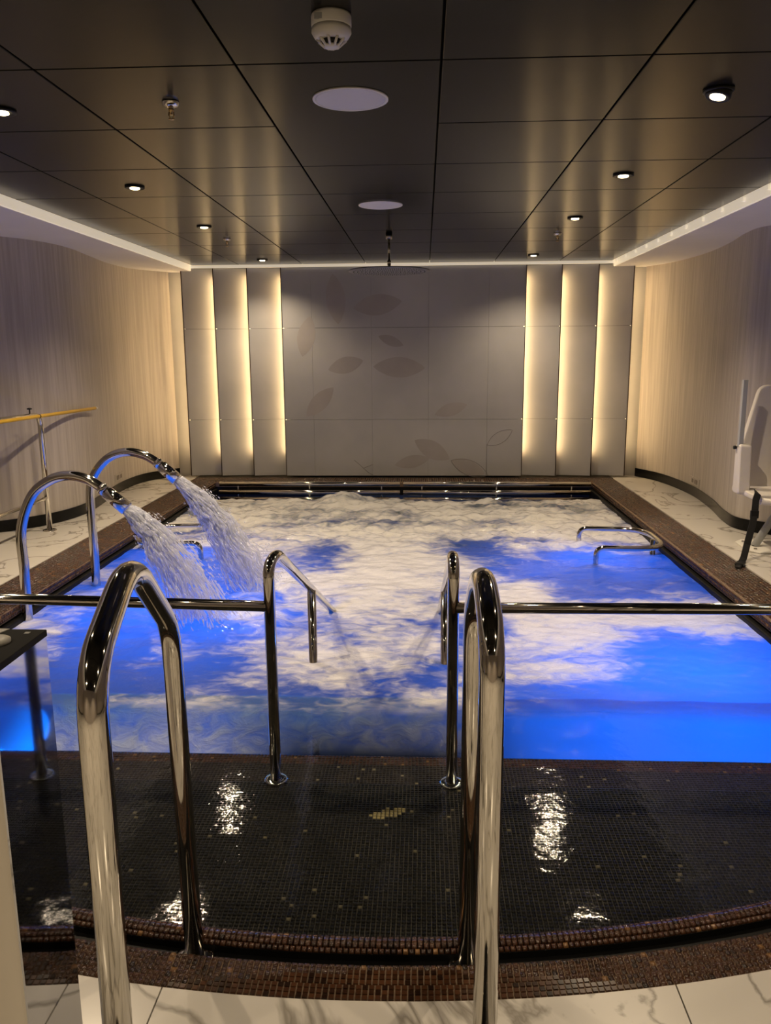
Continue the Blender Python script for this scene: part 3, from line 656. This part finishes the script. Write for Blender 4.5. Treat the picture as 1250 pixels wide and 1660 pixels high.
def speaker(x, y, label):
    t = thing('ceiling_speaker', (x, y, ZC), label, 'speaker', 'round ceiling speakers')
    MB().lathe([(.160, 0), (.160, -.005), (.154, -.007), (.148, -.005), (.147, -.001)], (x, y, ZC), 56).build('rim', 'white', t)
    MB().lathe([(.1475, 0), (.1475, -.004), (.14, -.0048), (.02, -.0048)], (x, y, ZC), 48).build('grille', 'spk', t)
speaker(-.314, 3.645, 'large round white ceiling speaker nearest the smoke detector')
speaker(-.32, 6.125, 'smaller looking round white ceiling speaker near the rain shower')
# rain shower
x, y = -.32, 7.54
t = thing('rain_shower', (x, y, ZC), 'wide flat round rain shower head hanging on a ceiling pipe', 'shower')
MB().lathe([(.030, 0), (.030, -.05), (.022, -.055)], (x, y, ZC), 24).build('ceiling_rose', 'steel', t)
MB().tube([(x, y, ZC-.04), (x, y, ZC-.24)], .011, 14).build('pipe', 'chrome', t)
MB().lathe([(.015, -.235), (.017, -.245), (.017, -.275), (.010, -.285), (.024, -.31)], (x, y, ZC), 18).build('swivel_joint', 'chrome', t)
hd = MB().lathe([(.03, -.312), (.360, -.318), (.368, -.324), (.366, -.332), (.30, -.3335)], (x, y, ZC), 72).build('shower_head', 'showergrey', t)
nz = MB()
for rr in range(1, 10):
    for k in range(rr*6):
        an = 2*math.pi*k/(rr*6); nz.lathe([(.004, 0), (.0025, -.004)], (x+rr*.036*math.cos(an), y+rr*.036*math.sin(an), ZC-.3333), 5)
tag(nz.build('spray_nozzles', 'black', hd), kind='stuff')

# ------------------------------------------------------------------ left deck: rail and yellow pole
t = thing('deck_rail', (-3.36, 6.0, 0), 'steel tube rail standing on the left deck by the wavy wall', 'rail')
MB().tube(fillet([(-3.36, 6.89, 0), (-3.36, 6.89, 1.035), (-3.36, 4.9, 1.06), (-3.36, 4.9, 0)], .10), .024, 18).build('frame_tube', 'chrome', t)
MB().tube([(-3.36, 6.875, .30), (-3.36, 4.92, .30)], .017, 14).build('lower_bar', 'chrome', t)
flange(-3.36, 6.89, 0, t, .06); flange(-3.36, 4.9, 0, t, .06)
ck = MB().tube([(-3.36, 6.72, 1.03), (-3.36, 6.72, 1.10)], .006, 8); ck.lathe([(.02, 1.094), (.02, 1.104), (.006, 1.108)], (-3.36, 6.72, 0), 12); ck.build('clamp_knob', 'black', t)
t = thing('yellow_pole', (-3.318, 6.4, 1.03), 'long yellow pole lying along the steel deck rail', 'pole')
MB().tube([(-3.318, 4.7, 1.052), (-3.312, 7.98, 1.020)], .0155, 14).build('pole_shaft', 'yellow', t)
MB().tube([(-3.312, 7.98, 1.020), (-3.312, 8.02, 1.0196)], .013, 12).build('end_cap', 'white', t)
MB().tube([(-3.3155, 6.78, 1.0317), (-3.3155, 6.795, 1.0315)], .018, 14).build('joint_ring', 'black', t)

# ------------------------------------------------------------------ marking plates low on the walls
def plate(cur, i, side, zc, label, half):
    A = np.array(cur); p = A[i]; T = A[i+1]-A[i-1]; T /= np.linalg.norm(T); Nn = np.array([-T[1], T[0]])*side
    t = thing('wall_plate', (p[0], p[1], zc), label, 'wall plate', 'small plates low on the curved walls')
    def slab(u0, u1, z0, z1, d0, d1, nm, mt_, par):
        B = MB(); P = [p+T*u+Nn*d for u, d in ((u0, d0), (u1, d0), (u1, d1), (u0, d1))]
        B.prism([tuple(q) for q in P], z0, z1); return B.build(nm, mt_, par)
    slab(-half, half, zc-.042, zc+.042, .001, .010, 'plate', 'wall', t)
    for k, (u, wd, hh) in enumerate(((-.10, .022, .024), (-.065, .014, .026), (-.03, .02, .022), (.03, .012, .02), (.065, .024, .022))):
        slab(half/.17*u-wd/2, half/.17*u+wd/2, zc-hh, zc+hh, .0101, .0115, 'dark_mark', 'edge', t)
iL = min(range(len(LW)), key=lambda k: abs(LW[k][1]-8.93)+(9 if LW[k][1] < 8 else 0)); iR = min(range(len(RW)), key=lambda k: abs(RW[k][1]-8.68)+(9 if RW[k][1] < 8 else 0))
plate(LW, iL, -1, .178, 'small cream plate with dark marks low on the left wall', .17)
plate(RW, iR, 1, .165, 'small cream plate with dark marks low on the right wall', .17)

# ------------------------------------------------------------------ pool lift chair on the right deck
t = thing('pool_lift', (2.75, 6.35, 0), 'white moulded pool lift chair on a steel arm, right deck', 'pool lift')
def rrect(P, r, n=5):
    V = [Vector((p[0], p[1], 0)) for p in P]; out = []
    for i in range(len(V)):
        a, p, c = V[i-1], V[i], V[(i+1) % len(V)]; rr = r[i] if hasattr(r, '__len__') else r
        A = p+(a-p).normalized()*rr; Bq = p+(c-p).normalized()*rr
        for j in range(n+1): q = j/n; w_ = A*(1-q)**2+p*2*q*(1-q)+Bq*q*q; out.append((w_.x, w_.y))
    return out
MB().prism([(2.55, 6.53), (2.53, 6.25), (2.60, 6.15), (3.0, 6.15), (3.07, 6.25), (3.07, 6.5), (3.0, 6.6), (2.62, 6.6)], .001, .014).build('base_plate', 'white', t, bevel=.004)
for bx, by in ((2.60, 6.25), (2.60, 6.5), (2.98, 6.22), (3.0, 6.52), (2.75, 6.19)): MB().lathe([(.013, .014), (.013, .024), (.006, .026)], (bx, by, 0), 8).build('bolt', 'steel', t)
MB().tube(fillet([(2.635, 6.36, .013), (2.86, 6.42, .36), (2.95, 6.45, .42)], .06), .030, 16).build('lift_arm', 'grey', t)
MB().tube([(3.02, 6.52, .013), (3.02, 6.66, .95)], .035, 16).build('mast', 'grey', t)
pan = MB().prism(rrect([(2.50, 6.10), (3.12, 6.10), (3.12, 6.60), (2.50, 6.60)], .06), .425, .475).build('seat_pan', 'seatw', t, bevel=.02, seg=3)
MB().tube([(2.55, 6.108, .425), (2.8, 6.10, .405), (3.07, 6.108, .425)], .028, 12).build('front_lip', 'seatw', t)
bk = MB().prism(rrect([(2.545, .46), (3.075, .46), (3.065, .82), (2.95, 1.275), (2.69, 1.275), (2.553, .82)], [.03, .03, .02, .07, .07, .02]), 6.50, 6.55, 'y')
bk.v = [(x_, y_+(z_-.46)*.16, z_) for x_, y_, z_ in bk.v]
bk.build('backrest', 'seatw', t, bevel=.018, seg=3)
for s_, xa, xb in ((-1, 2.452, 2.545), (1, 3.075, 3.168)):
    MB().prism(rrect([(6.30, .44), (6.43, .44), (6.43, .83), (6.33, .83)], [.03, .03, .03, .03]), xa, xb, 'x').build('side_wing', 'seatw', t, bevel=.018, seg=3)
    xm = xa+.012 if s_ < 0 else xb-.046
    MB().box(xm-.012, xm+.024, 6.36, 6.40, .80, 1.325).build('raised_armrest', 'grey', t, bevel=.005)
    MB().lathe([(.014, 0), (.014, .02), (.006, .022)], (xa-.004 if s_ < 0 else xb+.004, 6.40, .80), 10, Matrix.Rotation(math.pi/2*s_, 3, 'Y')).build('hinge_pin', 'black', t)
def strap(path, w_, th, nm, par, mt_='strap'):
    B = MB(); P = [Vector(p) for p in path]; vs = []
    for i, p in enumerate(P):
        T = (P[min(i+1, len(P)-1)]-P[max(i-1, 0)]).normalized(); S = T.cross(Vector((0, -1, .2))).normalized(); Nn = T.cross(S).normalized()
        for a, c in ((-1, -1), (1, -1), (1, 1), (-1, 1)): vs.append(p+S*a*w_/2+Nn*c*th/2)
    n = len(P); fs = [(4*i+q, 4*i+(q+1) % 4, 4*i+4+(q+1) % 4, 4*i+4+q) for i in range(n-1) for q in range(4)]+[(3, 2, 1, 0), (4*n-4, 4*n-3, 4*n-2, 4*n-1)]
    B.add(vs, fs); return B.build(nm, mt_, par)
sb = strap([(2.535, 6.16, .49), (2.515, 6.085, .485), (2.498, 6.07, .44), (2.49, 6.05, .36), (2.47, 6.02, .27), (2.42, 5.97, .12), (2.375, 5.90, .035), (2.33, 5.83, .012)], .05, .007, 'seat_belt', t)
bu = MB(); bu.box(-.03, .03, -.045, .045, 0, .022); Rm = Matrix.Rotation(-.55, 3, 'Z'); bu.v = [tuple(Rm @ Vector(p)+Vector((2.315, 5.80, .006))) for p in bu.v]; bu.build('buckle', 'black', sb, bevel=.006)
bu = MB(); bu.box(-.018, .018, -.04, .04, 0, .014); bu.v = [tuple(Rm @ Vector(p)+Vector((2.275, 5.735, .006))) for p in bu.v]; bu.build('buckle_tongue', 'black', sb, bevel=.004)
bu = MB(); bu.box(-.03, .03, -.012, .012, -.03, .03); bu.v = [(p[0]+2.487, p[1]+6.046, p[2]+.335) for p in bu.v]; bu.build('strap_adjuster', 'black', sb, bevel=.005)

# ------------------------------------------------------------------ mirrored pedestal, front left
t = thing('pedestal', (-1.0, 1.42, 0), 'cream pedestal with dark mirrored side and black top, left foreground', 'pedestal')
MB().box(-1.23, -.774, 1.316, 1.52, 0, .985).build('body', 'cream', t)
MB().box(-.774, -.770, 1.312, 1.522, 0.001, .986).build('mirror_side', 'mirror', t)
MB().box(-1.235, -.769, 1.310, 1.525, .986, 1.0).build('top_plate', 'strap', t, bevel=.001, seg=1)
MB().lathe([(.026, 0), (.026, .006), (.022, .009), (.01, .0095)], (-.832, 1.447, 1.0), 30).build('push_button', 'white', t)
MB().box(-.803, -.793, 1.496, 1.506, 1.0, 1.0015).build('indicator', 'grey', t)
o = MB(); o.prism([(-.935, 1.475), (-.862, 1.470), (-.845, 1.522), (-.925, 1.524)], 1.0003, 1.002); tag(o.build('paper_card', 'paper'), 'white paper card lying on the black pedestal top', 'card')
